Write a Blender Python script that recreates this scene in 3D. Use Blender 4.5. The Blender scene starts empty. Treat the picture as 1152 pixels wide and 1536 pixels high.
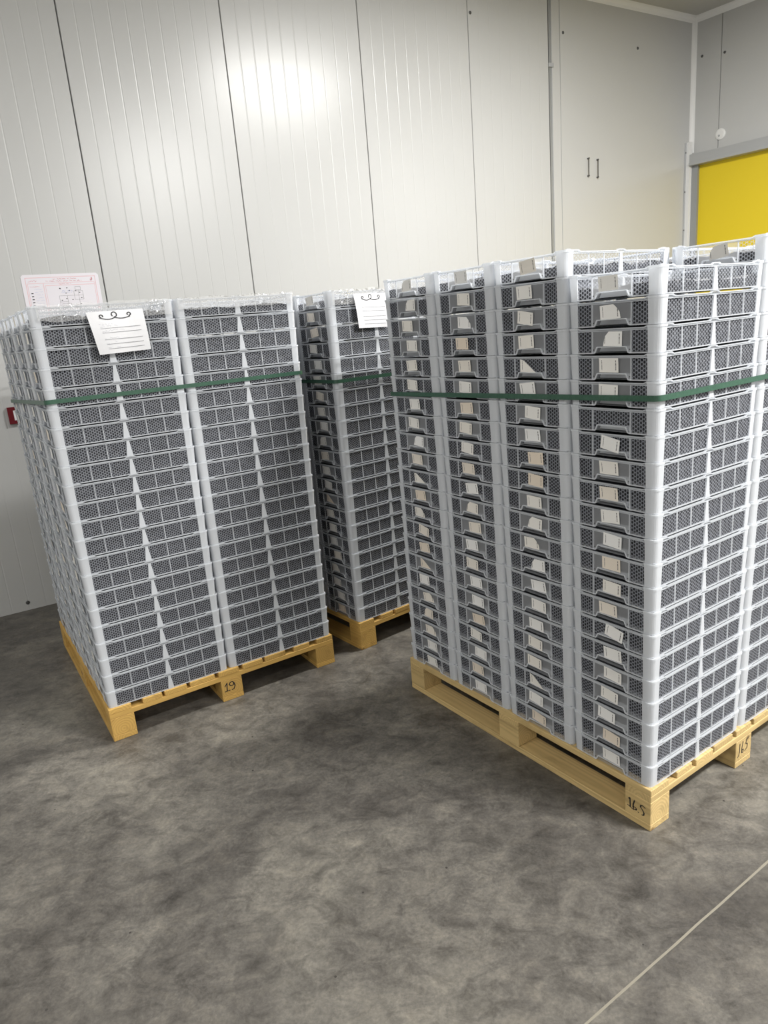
import bpy, bmesh, math, random
from mathutils import Vector, Matrix, noise

random.seed(7)
SC = bpy.context.scene
COL = SC.collection
V = Vector

# ------------------------------------------------------------------ camera
PITCH, ROLL, CAMH, FPX = 0.261467, -0.08433, 1.55532, 1054.36
fw = V((0, math.cos(PITCH), -math.sin(PITCH))); up = V((0, math.sin(PITCH), math.cos(PITCH))); rt = V((1, 0, 0))
r2 = rt * math.cos(ROLL) + up * math.sin(ROLL); u2 = -rt * math.sin(ROLL) + up * math.cos(ROLL)
cam = bpy.data.cameras.new('camera'); camo = bpy.data.objects.new('camera', cam); COL.objects.link(camo)
m = Matrix((r2, u2, -fw)).transposed().to_4x4(); m.translation = V((0, 0, CAMH)); camo.matrix_world = m
cam.sensor_fit = 'VERTICAL'; cam.sensor_height = 24.0; cam.lens = FPX / 1536 * 24.0; cam.clip_start = 0.05; cam.clip_end = 100
SC.camera = camo

# ------------------------------------------------------------------ world, lamps, exposure
wd = bpy.data.worlds.new('world'); SC.world = wd; wd.use_nodes = True
wd.node_tree.nodes['Background'].inputs[0].default_value = (0.9, 0.95, 1, 1)
wd.node_tree.nodes['Background'].inputs[1].default_value = 0.05
SC.view_settings.view_transform = 'Standard'; SC.view_settings.look = 'None'
SC.view_settings.exposure = 0.22; SC.view_settings.gamma = 1.0; SC.view_settings.use_curve_mapping = False

# the room: the back wall runs along D through P0, N points out of the room
P0 = V((-2.29145, 4.15672, 0)); TH = math.radians(30.5)
D = V((math.cos(TH), math.sin(TH), 0)); N = V((-D.y, D.x, 0))
CEIL = 4.05; S_CORNER = 6.446; S_LEFT = -4.0; DEPTH = 11.0
def wp(s, z, out=0.0):            # a point on the back wall, 'out' metres into the room
    return P0 + D * s - N * out + V((0, 0, z))

def lamp(s, dist, power, sx=1.25, sy=0.28, rot=0.0):
    l = bpy.data.lights.new('ceiling_lamp', 'AREA'); l.shape = 'RECTANGLE'; l.size = sx; l.size_y = sy
    l.energy = power; l.color = (1.0, 0.99, 0.97)
    o = bpy.data.objects.new('ceiling_lamp', l); COL.objects.link(o)
    o.location = wp(s, CEIL - 0.06, dist); o.rotation_euler = (0, 0, TH + rot)
for s, dist, pw in ((3.25, 2.45, 150), (3.0, 5.8, 340), (3.2, 9.2, 180), (-2.2, 2.6, 45), (-2.2, 5.8, 60), (-2.2, 9.2, 60), (7.4, 6.6, 110)):
    lamp(s, dist, pw)

# ------------------------------------------------------------------ material helpers
def mat(name):
    m_ = bpy.data.materials.new(name); m_.use_nodes = True
    nt = m_.node_tree; return m_, nt, nt.nodes['Principled BSDF'], nt.nodes['Material Output']
def nd(nt, typ, **kw):
    n_ = nt.nodes.new(typ)
    for k, v in kw.items():
        if k.startswith('i_'):
            n_.inputs[k[2:].replace('_', ' ')].default_value = v
        else: setattr(n_, k, v)
    return n_
def lk(nt, a, b): nt.links.new(a, b)
def math_n(nt, op, a, b=None):
    n_ = nt.nodes.new('ShaderNodeMath'); n_.operation = op
    for i, q in enumerate((a, b)):
        if q is None: continue
        if isinstance(q, (int, float)): n_.inputs[i].default_value = q
        else: lk(nt, q, n_.inputs[i])
    return n_.outputs[0]
def ramp(nt, fac, stops):
    r = nt.nodes.new('ShaderNodeValToRGB'); e = r.color_ramp.elements
    while len(e) < len(stops): e.new(0.5)
    for el, (p, c) in zip(e, stops): el.position = p; el.color = (*c, 1)
    lk(nt, fac, r.inputs[0]); return r.outputs[0]
def plain(name, col, rough=0.5, metal=0.0, spec=0.5):
    m_, nt, b, o = mat(name)
    b.inputs['Base Color'].default_value = (*col, 1); b.inputs['Roughness'].default_value = rough
    b.inputs['Metallic'].default_value = metal; b.inputs['Specular IOR Level'].default_value = spec
    return m_

def plastic(name, clear, holes=False, col=(0.865, 0.885, 0.915), rough=0.24, trans=0.4):
    m_, nt, b, o = mat(name)
    b.inputs['Base Color'].default_value = (*col, 1); b.inputs['Roughness'].default_value = rough
    tl = nd(nt, 'ShaderNodeBsdfTranslucent'); tl.inputs[0].default_value = (*col, 1)
    m1 = nd(nt, 'ShaderNodeMixShader'); m1.inputs[0].default_value = trans
    lk(nt, b.outputs[0], m1.inputs[1]); lk(nt, tl.outputs[0], m1.inputs[2])
    tp = nd(nt, 'ShaderNodeBsdfTransparent'); tp.inputs[0].default_value = (0.96, 0.97, 0.98, 1)
    m2 = nd(nt, 'ShaderNodeMixShader'); m2.inputs[0].default_value = clear
    lk(nt, m1.outputs[0], m2.inputs[1]); lk(nt, tp.outputs[0], m2.inputs[2])
    last = m2
    if holes:                      # rows of punched holes on a hexagonal raster, UV is in metres
        PH, PV = 0.0158, 0.0108
        uv = nd(nt, 'ShaderNodeUVMap')
        mins = []
        for off in (0.0, 0.5):
            mp = nd(nt, 'ShaderNodeMapping'); mp.inputs['Scale'].default_value = (1 / PH, 1 / PV, 0)
            mp.inputs['Location'].default_value = (off, off, 0); lk(nt, uv.outputs[0], mp.inputs[0])
            fr = nd(nt, 'ShaderNodeVectorMath', operation='FRACTION'); lk(nt, mp.outputs[0], fr.inputs[0])
            sb = nd(nt, 'ShaderNodeVectorMath', operation='SUBTRACT'); lk(nt, fr.outputs[0], sb.inputs[0]); sb.inputs[1].default_value = (.5, .5, 0)
            ml = nd(nt, 'ShaderNodeVectorMath', operation='MULTIPLY'); lk(nt, sb.outputs[0], ml.inputs[0]); ml.inputs[1].default_value = (PH / .0033, PV / .0040, 0)
            ln = nd(nt, 'ShaderNodeVectorMath', operation='LENGTH'); lk(nt, ml.outputs[0], ln.inputs[0]); mins.append(ln.outputs['Value'])
        dmin = math_n(nt, 'MINIMUM', mins[0], mins[1])
        hole = math_n(nt, 'LESS_THAN', dmin, 1.0)
        t2 = nd(nt, 'ShaderNodeBsdfTransparent')
        m3 = nd(nt, 'ShaderNodeMixShader'); lk(nt, hole, m3.inputs[0]); lk(nt, m2.outputs[0], m3.inputs[1]); lk(nt, t2.outputs[0], m3.inputs[2])
        last = m3
    lk(nt, last.outputs[0], o.inputs[0])
    return m_

M = {}
M['thick'] = plastic('milky_plastic_thick', 0.13)
M['mid'] = plastic('milky_plastic_rim', 0.36)
M['thin'] = plastic('milky_plastic_thin', 0.64, rough=0.28)
M['mesh'] = plastic('milky_plastic_perforated', 0.65, holes=True, rough=0.28, col=(0.80, 0.83, 0.91))
M['white_trim'] = plain('white_trim', (0.80, 0.80, 0.79), 0.4)
M['alu'] = plain('brushed_aluminium', (0.50, 0.51, 0.52), 0.42, 0.55)
M['alu_dark'] = plain('grey_profile', (0.33, 0.34, 0.34), 0.5, 0.3)
M['gap'] = plain('dark_joint', (0.05, 0.05, 0.05), 0.8)
M['steel'] = plain('steel_fastener', (0.14, 0.14, 0.14), 0.4, 0.8)
M['paper'] = plain('white_paper', (0.77, 0.77, 0.79), 0.7)
M['ink'] = plain('black_ink', (0.015, 0.015, 0.018), 0.6)
M['pencil'] = plain('faint_grey_ink', (0.52, 0.52, 0.56), 0.7)
M['rule'] = plain('grey_rule_ink', (0.22, 0.22, 0.24), 0.7)
M['red_ink'] = plain('pale_red_ink', (0.78, 0.52, 0.55), 0.6)
M['red_text'] = plain('red_ink', (0.66, 0.24, 0.27), 0.6)
M['blue_ink'] = plain('pale_blue_ink', (0.42, 0.46, 0.68), 0.6)
M['laminate'] = plain('laminated_paper', (0.80, 0.77, 0.82), 0.18)
M['red_sign'] = plain('dark_red_plastic', (0.13, 0.004, 0.010), 0.35)
M['yellow'] = plain('yellow_door_curtain', (0.74, 0.56, 0.012), 0.5)
M['caulk'] = plain('tan_joint_sealant', (0.25, 0.228, 0.18), 0.85)

def wall_mat(name, col, rough):
    m_, nt, b, o = mat(name)
    tc = nd(nt, 'ShaderNodeTexCoord')
    nz = nd(nt, 'ShaderNodeTexNoise', i_Scale=0.9, i_Detail=3.0); lk(nt, tc.outputs['Object'], nz.inputs['Vector'])
    c = ramp(nt, nz.outputs[0], [(0.3, tuple(x * 0.965 for x in col)), (0.7, col)])
    lk(nt, c, b.inputs['Base Color'])
    b.inputs['Roughness'].default_value = rough
    n2 = nd(nt, 'ShaderNodeTexNoise', i_Scale=220.0, i_Detail=2.0); lk(nt, tc.outputs['Object'], n2.inputs['Vector'])
    bp = nd(nt, 'ShaderNodeBump', i_Strength=0.05, i_Distance=0.002); lk(nt, n2.outputs[0], bp.inputs['Height']); lk(nt, bp.outputs[0], b.inputs['Normal'])
    return m_
M['wall'] = wall_mat('white_lacquered_steel', (0.548, 0.550, 0.542), 0.29)
M['ceil'] = wall_mat('ceiling_lacquered_steel', (0.50, 0.495, 0.46), 0.5)

def floor_mat():
    m_, nt, b, o = mat('stained_polished_concrete')
    tc = nd(nt, 'ShaderNodeTexCoord')
    a = nd(nt, 'ShaderNodeTexNoise', i_Scale=1.15, i_Detail=7.0, i_Roughness=0.62, i_Distortion=0.5); lk(nt, tc.outputs['Object'], a.inputs['Vector'])
    mp = nd(nt, 'ShaderNodeMapping'); mp.inputs['Rotation'].default_value = (0, 0, math.radians(-32)); mp.inputs['Scale'].default_value = (5.5, 9, 1)
    lk(nt, tc.outputs['Object'], mp.inputs[0])
    s = nd(nt, 'ShaderNodeTexNoise', i_Scale=1.3, i_Detail=9.0, i_Roughness=0.7, i_Distortion=0.8); lk(nt, mp.outputs[0], s.inputs['Vector'])
    f = nd(nt, 'ShaderNodeTexNoise', i_Scale=95.0, i_Detail=4.0, i_Roughness=0.7); lk(nt, tc.outputs['Object'], f.inputs['Vector'])
    c1 = ramp(nt, a.outputs[0], [(0.34, (0.066, 0.060, 0.053)), (0.50, (0.130, 0.121, 0.106)), (0.65, (0.205, 0.192, 0.164))])
    c2 = ramp(nt, s.outputs[0], [(0.28, (0.50, 0.49, 0.48)), (0.50, (1, 1, 1)), (0.72, (1.35, 1.33, 1.27))])
    mx = nd(nt, 'ShaderNodeMix', data_type='RGBA', blend_type='MULTIPLY'); mx.inputs[0].default_value = 1.0
    lk(nt, c1, mx.inputs[6]); lk(nt, c2, mx.inputs[7])
    c3 = ramp(nt, f.outputs[0], [(0.35, (0.84, 0.84, 0.84)), (0.65, (1.1, 1.1, 1.1))])
    mx2 = nd(nt, 'ShaderNodeMix', data_type='RGBA', blend_type='MULTIPLY'); mx2.inputs[0].default_value = 1.0
    lk(nt, mx.outputs[2], mx2.inputs[6]); lk(nt, c3, mx2.inputs[7])
    g = nd(nt, 'ShaderNodeTexNoise', i_Scale=17.0, i_Detail=10.0, i_Roughness=0.75, i_Distortion=0.6); lk(nt, tc.outputs['Object'], g.inputs['Vector'])
    c4 = ramp(nt, g.outputs[0], [(0.33, (0.66, 0.65, 0.64)), (0.5, (1, 1, 1)), (0.66, (1.28, 1.27, 1.24))])
    mx4 = nd(nt, 'ShaderNodeMix', data_type='RGBA', blend_type='MULTIPLY'); mx4.inputs[0].default_value = 1.0
    lk(nt, mx2.outputs[2], mx4.inputs[6]); lk(nt, c4, mx4.inputs[7]); mx2 = mx4
    # small dark pits
    vo = nd(nt, 'ShaderNodeTexVoronoi', i_Scale=9.0); lk(nt, tc.outputs['Object'], vo.inputs['Vector'])
    pit = math_n(nt, 'LESS_THAN', vo.outputs['Distance'], 0.035)
    mx3 = nd(nt, 'ShaderNodeMix', data_type='RGBA', blend_type='MIX'); lk(nt, pit, mx3.inputs[0])
    lk(nt, mx2.outputs[2], mx3.inputs[6]); mx3.inputs[7].default_value = (0.05, 0.045, 0.04, 1)
    lk(nt, mx3.outputs[2], b.inputs['Base Color'])
    rr = ramp(nt, s.outputs[0], [(0.3, (0.38,) * 3), (0.7, (0.58,) * 3)]); lk(nt, rr, b.inputs['Roughness'])
    bp = nd(nt, 'ShaderNodeBump', i_Strength=0.12, i_Distance=0.004); lk(nt, s.outputs[0], bp.inputs['Height']); lk(nt, bp.outputs[0], b.inputs['Normal'])
    return m_
M['floor'] = floor_mat()

def wood_mat(name, light, dark):
    m_, nt, b, o = mat(name)
    tc = nd(nt, 'ShaderNodeTexCoord'); oi = nd(nt, 'ShaderNodeObjectInfo')
    sx = nd(nt, 'ShaderNodeSeparateXYZ'); lk(nt, tc.outputs['Object'], sx.inputs[0])
    rnd = oi.outputs['Random']
    wv = nd(nt, 'ShaderNodeCombineXYZ'); lk(nt, math_n(nt, 'MULTIPLY', sx.outputs[0], 2.2), wv.inputs[0])
    lk(nt, math_n(nt, 'MULTIPLY', sx.outputs[1], 9.0), wv.inputs[1]); lk(nt, math_n(nt, 'ADD', math_n(nt, 'MULTIPLY', sx.outputs[2], 9.0), math_n(nt, 'MULTIPLY', rnd, 40)), wv.inputs[2])
    nz = nd(nt, 'ShaderNodeTexNoise', i_Scale=1.0, i_Detail=4.0); lk(nt, wv.outputs[0], nz.inputs['Vector'])
    y = math_n(nt, 'SUBTRACT', sx.outputs[1], math_n(nt, 'MULTIPLY', math_n(nt, 'SUBTRACT', rnd, 0.5), 0.05))
    z = math_n(nt, 'ADD', sx.outputs[2], math_n(nt, 'MULTIPLY', rnd, 0.03))
    rad = math_n(nt, 'SQRT', math_n(nt, 'ADD', math_n(nt, 'POWER', y, 2.0), math_n(nt, 'POWER', z, 2.0)))
    ph = math_n(nt, 'ADD', math_n(nt, 'MULTIPLY', rad, 620.0), math_n(nt, 'MULTIPLY', nz.outputs[0], 13.0))
    ring = math_n(nt, 'ADD', math_n(nt, 'MULTIPLY', math_n(nt, 'SINE', ph), 0.5), 0.5)
    c = ramp(nt, ring, [(0.0, light), (0.7, tuple(l * .86 + d_ * .14 for l, d_ in zip(light, dark))), (1.0, tuple(l * .74 + d_ * .26 for l, d_ in zip(light, dark)))])
    # grey weathering streaks and knots
    n3 = nd(nt, 'ShaderNodeTexNoise', i_Scale=1.6, i_Detail=5.0, i_Roughness=0.65); lk(nt, wv.outputs[0], n3.inputs['Vector'])
    st = ramp(nt, n3.outputs[0], [(0.52, (0, 0, 0)), (0.75, (0.65,) * 3)])
    mx = nd(nt, 'ShaderNodeMix', data_type='RGBA'); lk(nt, st, mx.inputs[0]); lk(nt, c, mx.inputs[6]); mx.inputs[7].default_value = (*dark, 1)
    kv = nd(nt, 'ShaderNodeMapping'); kv.inputs['Scale'].default_value = (5, 11, 11); lk(nt, tc.outputs['Object'], kv.inputs[0])
    ko = nd(nt, 'ShaderNodeVectorMath', operation='ADD'); lk(nt, kv.outputs[0], ko.inputs[0])
    kc = nd(nt, 'ShaderNodeCombineXYZ'); lk(nt, math_n(nt, 'MULTIPLY', rnd, 57), kc.inputs[0]); lk(nt, math_n(nt, 'MULTIPLY', rnd, 31), kc.inputs[1]); lk(nt, kc.outputs[0], ko.inputs[1])
    vo = nd(nt, 'ShaderNodeTexVoronoi', i_Scale=0.8); lk(nt, ko.outputs[0], vo.inputs['Vector'])
    kn = ramp(nt, vo.outputs['Distance'], [(0.06, (0.85,) * 3), (0.13, (0, 0, 0))])
    mx2 = nd(nt, 'ShaderNodeMix', data_type='RGBA'); lk(nt, kn, mx2.inputs[0]); lk(nt, mx.outputs[2], mx2.inputs[6]); mx2.inputs[7].default_value = (0.16, 0.085, 0.03, 1)
    hs = nd(nt, 'ShaderNodeHueSaturation'); lk(nt, math_n(nt, 'ADD', 0.86, math_n(nt, 'MULTIPLY', rnd, 0.24)), hs.inputs['Value']); lk(nt, mx2.outputs[2], hs.inputs['Color'])
    lk(nt, hs.outputs[0], b.inputs['Base Color']); b.inputs['Roughness'].default_value = 0.72
    bp = nd(nt, 'ShaderNodeBump', i_Strength=0.25, i_Distance=0.001); lk(nt, ring, bp.inputs['Height']); lk(nt, bp.outputs[0], b.inputs['Normal'])
    return m_
M['wood_pale'] = wood_mat('pale_pine', (0.62, 0.45, 0.20), (0.24, 0.16, 0.06))
M['wood_gold'] = wood_mat('golden_pine', (0.60, 0.37, 0.10), (0.27, 0.15, 0.035))

def strap_mat():
    m_, nt, b, o = mat('green_polyester_strap')
    tc = nd(nt, 'ShaderNodeTexCoord'); nz = nd(nt, 'ShaderNodeTexNoise', i_Scale=120.0); lk(nt, tc.outputs['Object'], nz.inputs['Vector'])
    lk(nt, ramp(nt, nz.outputs[0], [(0.3, (0.030, 0.085, 0.055)), (0.7, (0.042, 0.112, 0.072))]), b.inputs['Base Color'])
    b.inputs['Roughness'].default_value = 0.38; return m_
M['strap'] = strap_mat()

def sticker_mat():
    m_, nt, b, o = mat('printed_sticker_paper')
    oi = nd(nt, 'ShaderNodeObjectInfo')
    c = ramp(nt, oi.outputs['Random'], [(0.0, (0.86, 0.86, 0.85)), (0.7, (0.82, 0.79, 0.73)), (1.0, (0.78, 0.68, 0.56))])
    uv = nd(nt, 'ShaderNodeUVMap'); sp = nd(nt, 'ShaderNodeSeparateXYZ'); lk(nt, uv.outputs[0], sp.inputs[0])
    # thin lines of small print along one edge
    pr = math_n(nt, 'MULTIPLY', math_n(nt, 'GREATER_THAN', sp.outputs[0], 0.84), math_n(nt, 'LESS_THAN', sp.outputs[0], 0.885))
    pr2 = math_n(nt, 'MULTIPLY', math_n(nt, 'GREATER_THAN', sp.outputs[0], 0.12), math_n(nt, 'LESS_THAN', sp.outputs[0], 0.15))
    mp = nd(nt, 'ShaderNodeMapping'); mp.inputs['Scale'].default_value = (1, 26, 1); lk(nt, uv.outputs[0], mp.inputs[0])
    nz = nd(nt, 'ShaderNodeTexNoise', i_Scale=1.0); lk(nt, mp.outputs[0], nz.inputs['Vector'])
    brk = math_n(nt, 'GREATER_THAN', nz.outputs[0], 0.45)
    edge = math_n(nt, 'MULTIPLY', math_n(nt, 'GREATER_THAN', sp.outputs[1], 0.15), math_n(nt, 'LESS_THAN', sp.outputs[1], 0.85))
    msk = math_n(nt, 'MULTIPLY', math_n(nt, 'MULTIPLY', math_n(nt, 'ADD', pr, pr2), brk), edge)
    mx = nd(nt, 'ShaderNodeMix', data_type='RGBA'); lk(nt, msk, mx.inputs[0]); lk(nt, c, mx.inputs[6]); mx.inputs[7].default_value = (0.12, 0.11, 0.11, 1)
    lk(nt, mx.outputs[2], b.inputs['Base Color']); b.inputs['Roughness'].default_value = 0.6
    return m_
M['sticker'] = sticker_mat()

def content_mat():
    m_, nt, b, o = mat('dark_grey_loose_goods')
    tc = nd(nt, 'ShaderNodeTexCoord')
    vo = nd(nt, 'ShaderNodeTexVoronoi', i_Scale=55.0); lk(nt, tc.outputs['Object'], vo.inputs['Vector'])
    lk(nt, ramp(nt, vo.outputs['Distance'], [(0.0, (0.042, 0.045, 0.055)), (0.9, (0.006, 0.006, 0.009))]), b.inputs['Base Color'])
    b.inputs['Roughness'].default_value = 0.6
    bp = nd(nt, 'ShaderNodeBump', i_Strength=0.8, i_Distance=0.008); bp.invert = True; lk(nt, vo.outputs['Distance'], bp.inputs['Height']); lk(nt, bp.outputs[0], b.inputs['Normal'])
    return m_
M['content'] = content_mat()

def film_mat():
    m_, nt, b, o = mat('clear_stretch_film')
    gl = nd(nt, 'ShaderNodeBsdfGlossy'); gl.inputs['Roughness'].default_value = 0.09
    tp = nd(nt, 'ShaderNodeBsdfTransparent'); tp.inputs[0].default_value = (0.97, 0.97, 0.97, 1)
    df = nd(nt, 'ShaderNodeBsdfDiffuse'); df.inputs[0].default_value = (0.8, 0.8, 0.8, 1)
    m1 = nd(nt, 'ShaderNodeMixShader'); m1.inputs[0].default_value = 0.24; lk(nt, tp.outputs[0], m1.inputs[1]); lk(nt, df.outputs[0], m1.inputs[2])
    lw = nd(nt, 'ShaderNodeLayerWeight'); lw.inputs[0].default_value = 0.35
    m2 = nd(nt, 'ShaderNodeMixShader'); lk(nt, math_n(nt, 'ADD', 0.045, math_n(nt, 'MULTIPLY', lw.outputs['Fresnel'], 0.45)), m2.inputs[0])
    lk(nt, m1.outputs[0], m2.inputs[1]); lk(nt, gl.outputs[0], m2.inputs[2]); lk(nt, m2.outputs[0], o.inputs[0])
    return m_
M['film'] = film_mat()

# ------------------------------------------------------------------ object helpers
def link(o, parent=None):
    COL.objects.link(o)
    if parent is not None: o.parent = parent
    return o
def tag(o, label=None, cat=None, group=None, kind=None):
    for k, v in (('label', label), ('category', cat), ('group', group), ('kind', kind)):
        if v: o[k] = v
    return o
def empty(name, loc=(0, 0, 0), rz=0.0):
    o = bpy.data.objects.new(name, None); o.empty_display_size = 0.1; o.location = loc; o.rotation_euler = (0, 0, rz)
    return link(o)

class MB:
    """collects polygons; build() makes one mesh"""
    def __init__(s): s.v = []; s.f = []; s.m = []; s.uv = {}
    def poly(s, pts, mi=0, uvs=None):
        i = len(s.v); s.v += [tuple(p) for p in pts]; s.f.append(tuple(range(i, i + len(pts)))); s.m.append(mi)
        if uvs: s.uv[len(s.f) - 1] = uvs
    def box(s, a, b, mi=0):
        x0, y0, z0 = a; x1, y1, z1 = b
        i = len(s.v); s.v += [(x0, y0, z0), (x1, y0, z0), (x1, y1, z0), (x0, y1, z0), (x0, y0, z1), (x1, y0, z1), (x1, y1, z1), (x0, y1, z1)]
        for q in ((3, 2, 1, 0), (4, 5, 6, 7), (0, 1, 5, 4), (1, 2, 6, 5), (2, 3, 7, 6), (3, 0, 4, 7)):
            s.f.append(tuple(i + k for k in q)); s.m.append(mi)
    def loft(s, rings, mi=0, caps=True):
        n_ = len(rings[0]); i = len(s.v)
        for r in rings: s.v += [tuple(p) for p in r]
        for k in range(len(rings) - 1):
            for j in range(n_):
                a = i + k * n_ + j; b = i + k * n_ + (j + 1) % n_
                s.f.append((a, b, b + n_, a + n_)); s.m.append(mi)
        if caps:
            s.f.append(tuple(i + j for j in reversed(range(n_)))); s.m.append(mi)
            s.f.append(tuple(i + (len(rings) - 1) * n_ + j for j in range(n_))); s.m.append(mi)
    def prism(s, outline, fn, t0, t1, mi=0):     # outline of 2D points, fn(p, t) gives a 3D point
        s.loft([[fn(p, t0) for p in outline], [fn(p, t1) for p in outline]], mi)
    def mesh(s, name, mats, smooth=False):
        me = bpy.data.meshes.new(name); me.from_pydata(s.v, [], s.f)
        for m_ in mats: me.materials.append(m_)
        me.polygons.foreach_set('material_index', s.m)
        if s.uv:
            ul = me.uv_layers.new(name='UVMap')
            for pi, uvs in s.uv.items():
                for li, q in zip(me.polygons[pi].loop_indices, uvs): ul.data[li].uv = q
        bm = bmesh.new(); bm.from_mesh(me); bmesh.ops.recalc_face_normals(bm, faces=bm.faces); bm.to_mesh(me); bm.free()
        if smooth: me.polygons.foreach_set('use_smooth', [True] * len(me.polygons))
        me.update(); return me
    def build(s, name, mats, parent=None, smooth=False, loc=None, rz=None):
        o = bpy.data.objects.new(name, s.mesh(name, mats, smooth)); link(o, parent)
        if loc is not None: o.location = loc
        if rz is not None: o.rotation_euler = (0, 0, rz)
        return o

def bevel_box_mesh(name, L, W, H, mats, bev=0.002):
    bm = bmesh.new(); bmesh.ops.create_cube(bm, size=1.0)
    for v in bm.verts: v.co = V((v.co.x * L, v.co.y * W, v.co.z * H))
    bmesh.ops.bevel(bm, geom=bm.edges[:], offset=bev, segments=1, affect='EDGES')
    me = bpy.data.meshes.new(name); bm.to_mesh(me); bm.free()
    for m_ in mats: me.materials.append(m_)
    return me

def ribbon(mb, pts, w, fn, mi=0, t=0.0):
    """a flat pen stroke along 2D points; fn maps (x, y) to 3D"""
    for k in range(len(pts) - 1):
        a, b = V(pts[k]), V(pts[k + 1]); d = (b - a)
        if d.length < 1e-9: continue
        d.normalize(); n_ = V((-d.y, d.x)) * w / 2; e = d * w * 0.35
        mb.poly([fn(a - n_ - e), fn(b - n_ + e), fn(b + n_ + e), fn(a + n_ - e)], mi)
def arc(cx, cy, rx, ry, a0, a1, n_=12):
    return [(cx + rx * math.cos(math.radians(a0 + (a1 - a0) * k / n_)), cy + ry * math.sin(math.radians(a0 + (a1 - a0) * k / n_))) for k in range(n_ + 1)]

# ------------------------------------------------------------------ room shell
K = P0 + D * S_CORNER
A2 = math.radians(-51); D2 = V((math.cos(A2), math.sin(A2), 0)); N2 = V((-D2.y, D2.x, 0)) * 1.0   # right wall direction, outward normal
if N2.dot(D) < 0: N2 = -N2
C0 = P0 + D * S_LEFT
R0 = C0 - N * DEPTH
t_ = (DEPTH) / (-(D2.dot(N)))            # along D2 until the rear wall
R1 = K + D2 * t_
corners = [C0, K, R1, R0]

def slab(name, z0, z1, m_):
    mb = MB(); mb.loft([[(*c.xy, z0) for c in corners], [(*c.xy, z1) for c in corners]]); return tag(mb.build(name, [m_]), kind='structure')
floor = slab('floor', -0.1, 0.0, M['floor'])
ceiling = slab('ceiling', CEIL, CEIL + 0.1, M['ceil'])
def wall(name, a, b, outn, m_, z0=0.0, z1=CEIL, th=0.1):
    mb = MB(); mb.loft([[(*p.xy, z) for p in (a, b, b + outn * th, a + outn * th)] for z in (z0, z1)])
    return tag(mb.build(name, [m_]), kind='structure')
BACK = 0.03                                # the panels stand this far in front of the backing
wall_back = wall('wall_back', C0 + N * BACK, K + N * BACK, N, M['gap'])
wall_right = wall('wall_right', K + N2 * BACK, R1 + N2 * BACK, N2, M['gap'])
wall_rear = wall('wall_rear', R0, R1, -N, M['wall'])
wall_left = wall('wall_left', C0, R0, -D, M['wall'])

def panel(parent, org, dr, nout, s0, s1, z0, z1, pitch=0.0985, depth=0.0007, gap=0.003, ribs=True):
    """one sandwich panel of ribbed sheet, profile in plan, extruded in height; nout points out of the room"""
    pr = []; s = s0 + gap / 2
    pr.append((s, 0.012)); pr.append((s + 0.003, 0.0))
    if ribs:
        n_ = max(1, int(round((s1 - s0) / pitch)))
        for k in range(1, n_):
            c = s0 + (s1 - s0) * k / n_
            pr += [(c - 0.005, 0.0), (c - 0.0015, depth), (c + 0.0015, depth), (c + 0.005, 0.0)]
    pr += [(s1 - gap / 2 - 0.003, 0.0), (s1 - gap / 2, 0.012), (s1 - gap / 2, BACK), (s0 + gap / 2, BACK)]
    mb = MB(); mb.loft([[(*(org + dr * a + nout * b).xy, z) for a, b in pr] for z in (z0, z1)])
    return mb.build('wall_panel', [M['wall']], parent)
edges = [-4.0, -3.13, -2.145, -1.16, -0.175, 0.81, 1.78, 2.78, 3.75, 4.578]
for a, b in zip(edges, edges[1:]): panel(wall_back, P0, D, N, a, b, 0.0, CEIL)
for a, b in ((4.612, 4.708), (4.708, S_CORNER)):
    panel(wall_back, P0, D, N, a, b, 0.0, CEIL, ribs=False, gap=0.0025)
# recessed grey channel between the two wall sections
mb = MB(); mb.loft([[(*(P0 + D * a + N * b).xy, z) for a, b in ((4.588, 0.006), (4.611, 0.006), (4.611, 0.029), (4.588, 0.029))] for z in (0.0, CEIL)])
mb.build('joint_channel', [M['alu_dark']], wall_back)
mb = MB()
mb.loft([[tuple(wp(4.577, 3.47 + dz, -0.004)) for dz in (0, .03)] + [tuple(wp(4.625, 3.47 + dz, 0.004)) for dz in (.03, 0)], [tuple(wp(4.577, 3.47 + dz, 0.002)) for dz in (0, .03)] + [tuple(wp(4.625, 3.47 + dz, 0.012)) for dz in (.03, 0)]])
mb.build('joint_clip', [M['alu']], wall_back)

# right wall over the door
def rp(s, z, out=0.0): return K + D2 * s - N2 * out + V((0, 0, z))
DT = 2.78
panel(wall_right, K, D2, N2, 0.0, 0.262, DT, CEIL, ribs=False)
for a in (0.262, 1.262, 2.262, 3.262):
    panel(wall_right, K, D2, N2, a, a + 1.0, DT, CEIL, ribs=False)
for a in range(4, 14):
    panel(wall_right, K, D2, N2, a + 0.262, a + 1.262 if a < 13 else t_, 0.0, CEIL, ribs=False)
panel(wall_right, K, D2, N2, 0.0, 0.085, 0.0, DT, ribs=False)
# trims: corner, ceiling coving
def cove(name, a, b, n1, n2_, w):   # triangular coving along a-b, legs w along n1 and n2
    prof = [(0, 0), (1, 0), (0.55, 0.18), (0.18, 0.55), (0, 1)]
    mb = MB(); mb.loft([[tuple(e + n1 * w * p + n2_ * w * q) for p, q in prof] for e in (a, b)])
    return tag(mb.build(name, [M['white_trim']], smooth=False), kind='structure')
cove('trim_1', rp(0, 2.90), rp(0, CEIL - 0.03), -D, D2, 0.032)
cove('trim_2', wp(S_LEFT, CEIL), wp(S_CORNER, CEIL), -N, V((0, 0, -1)), 0.046)
cove('trim_3', rp(0, CEIL), rp(t_, CEIL), -N2, V((0, 0, -1)), 0.046)

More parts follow.
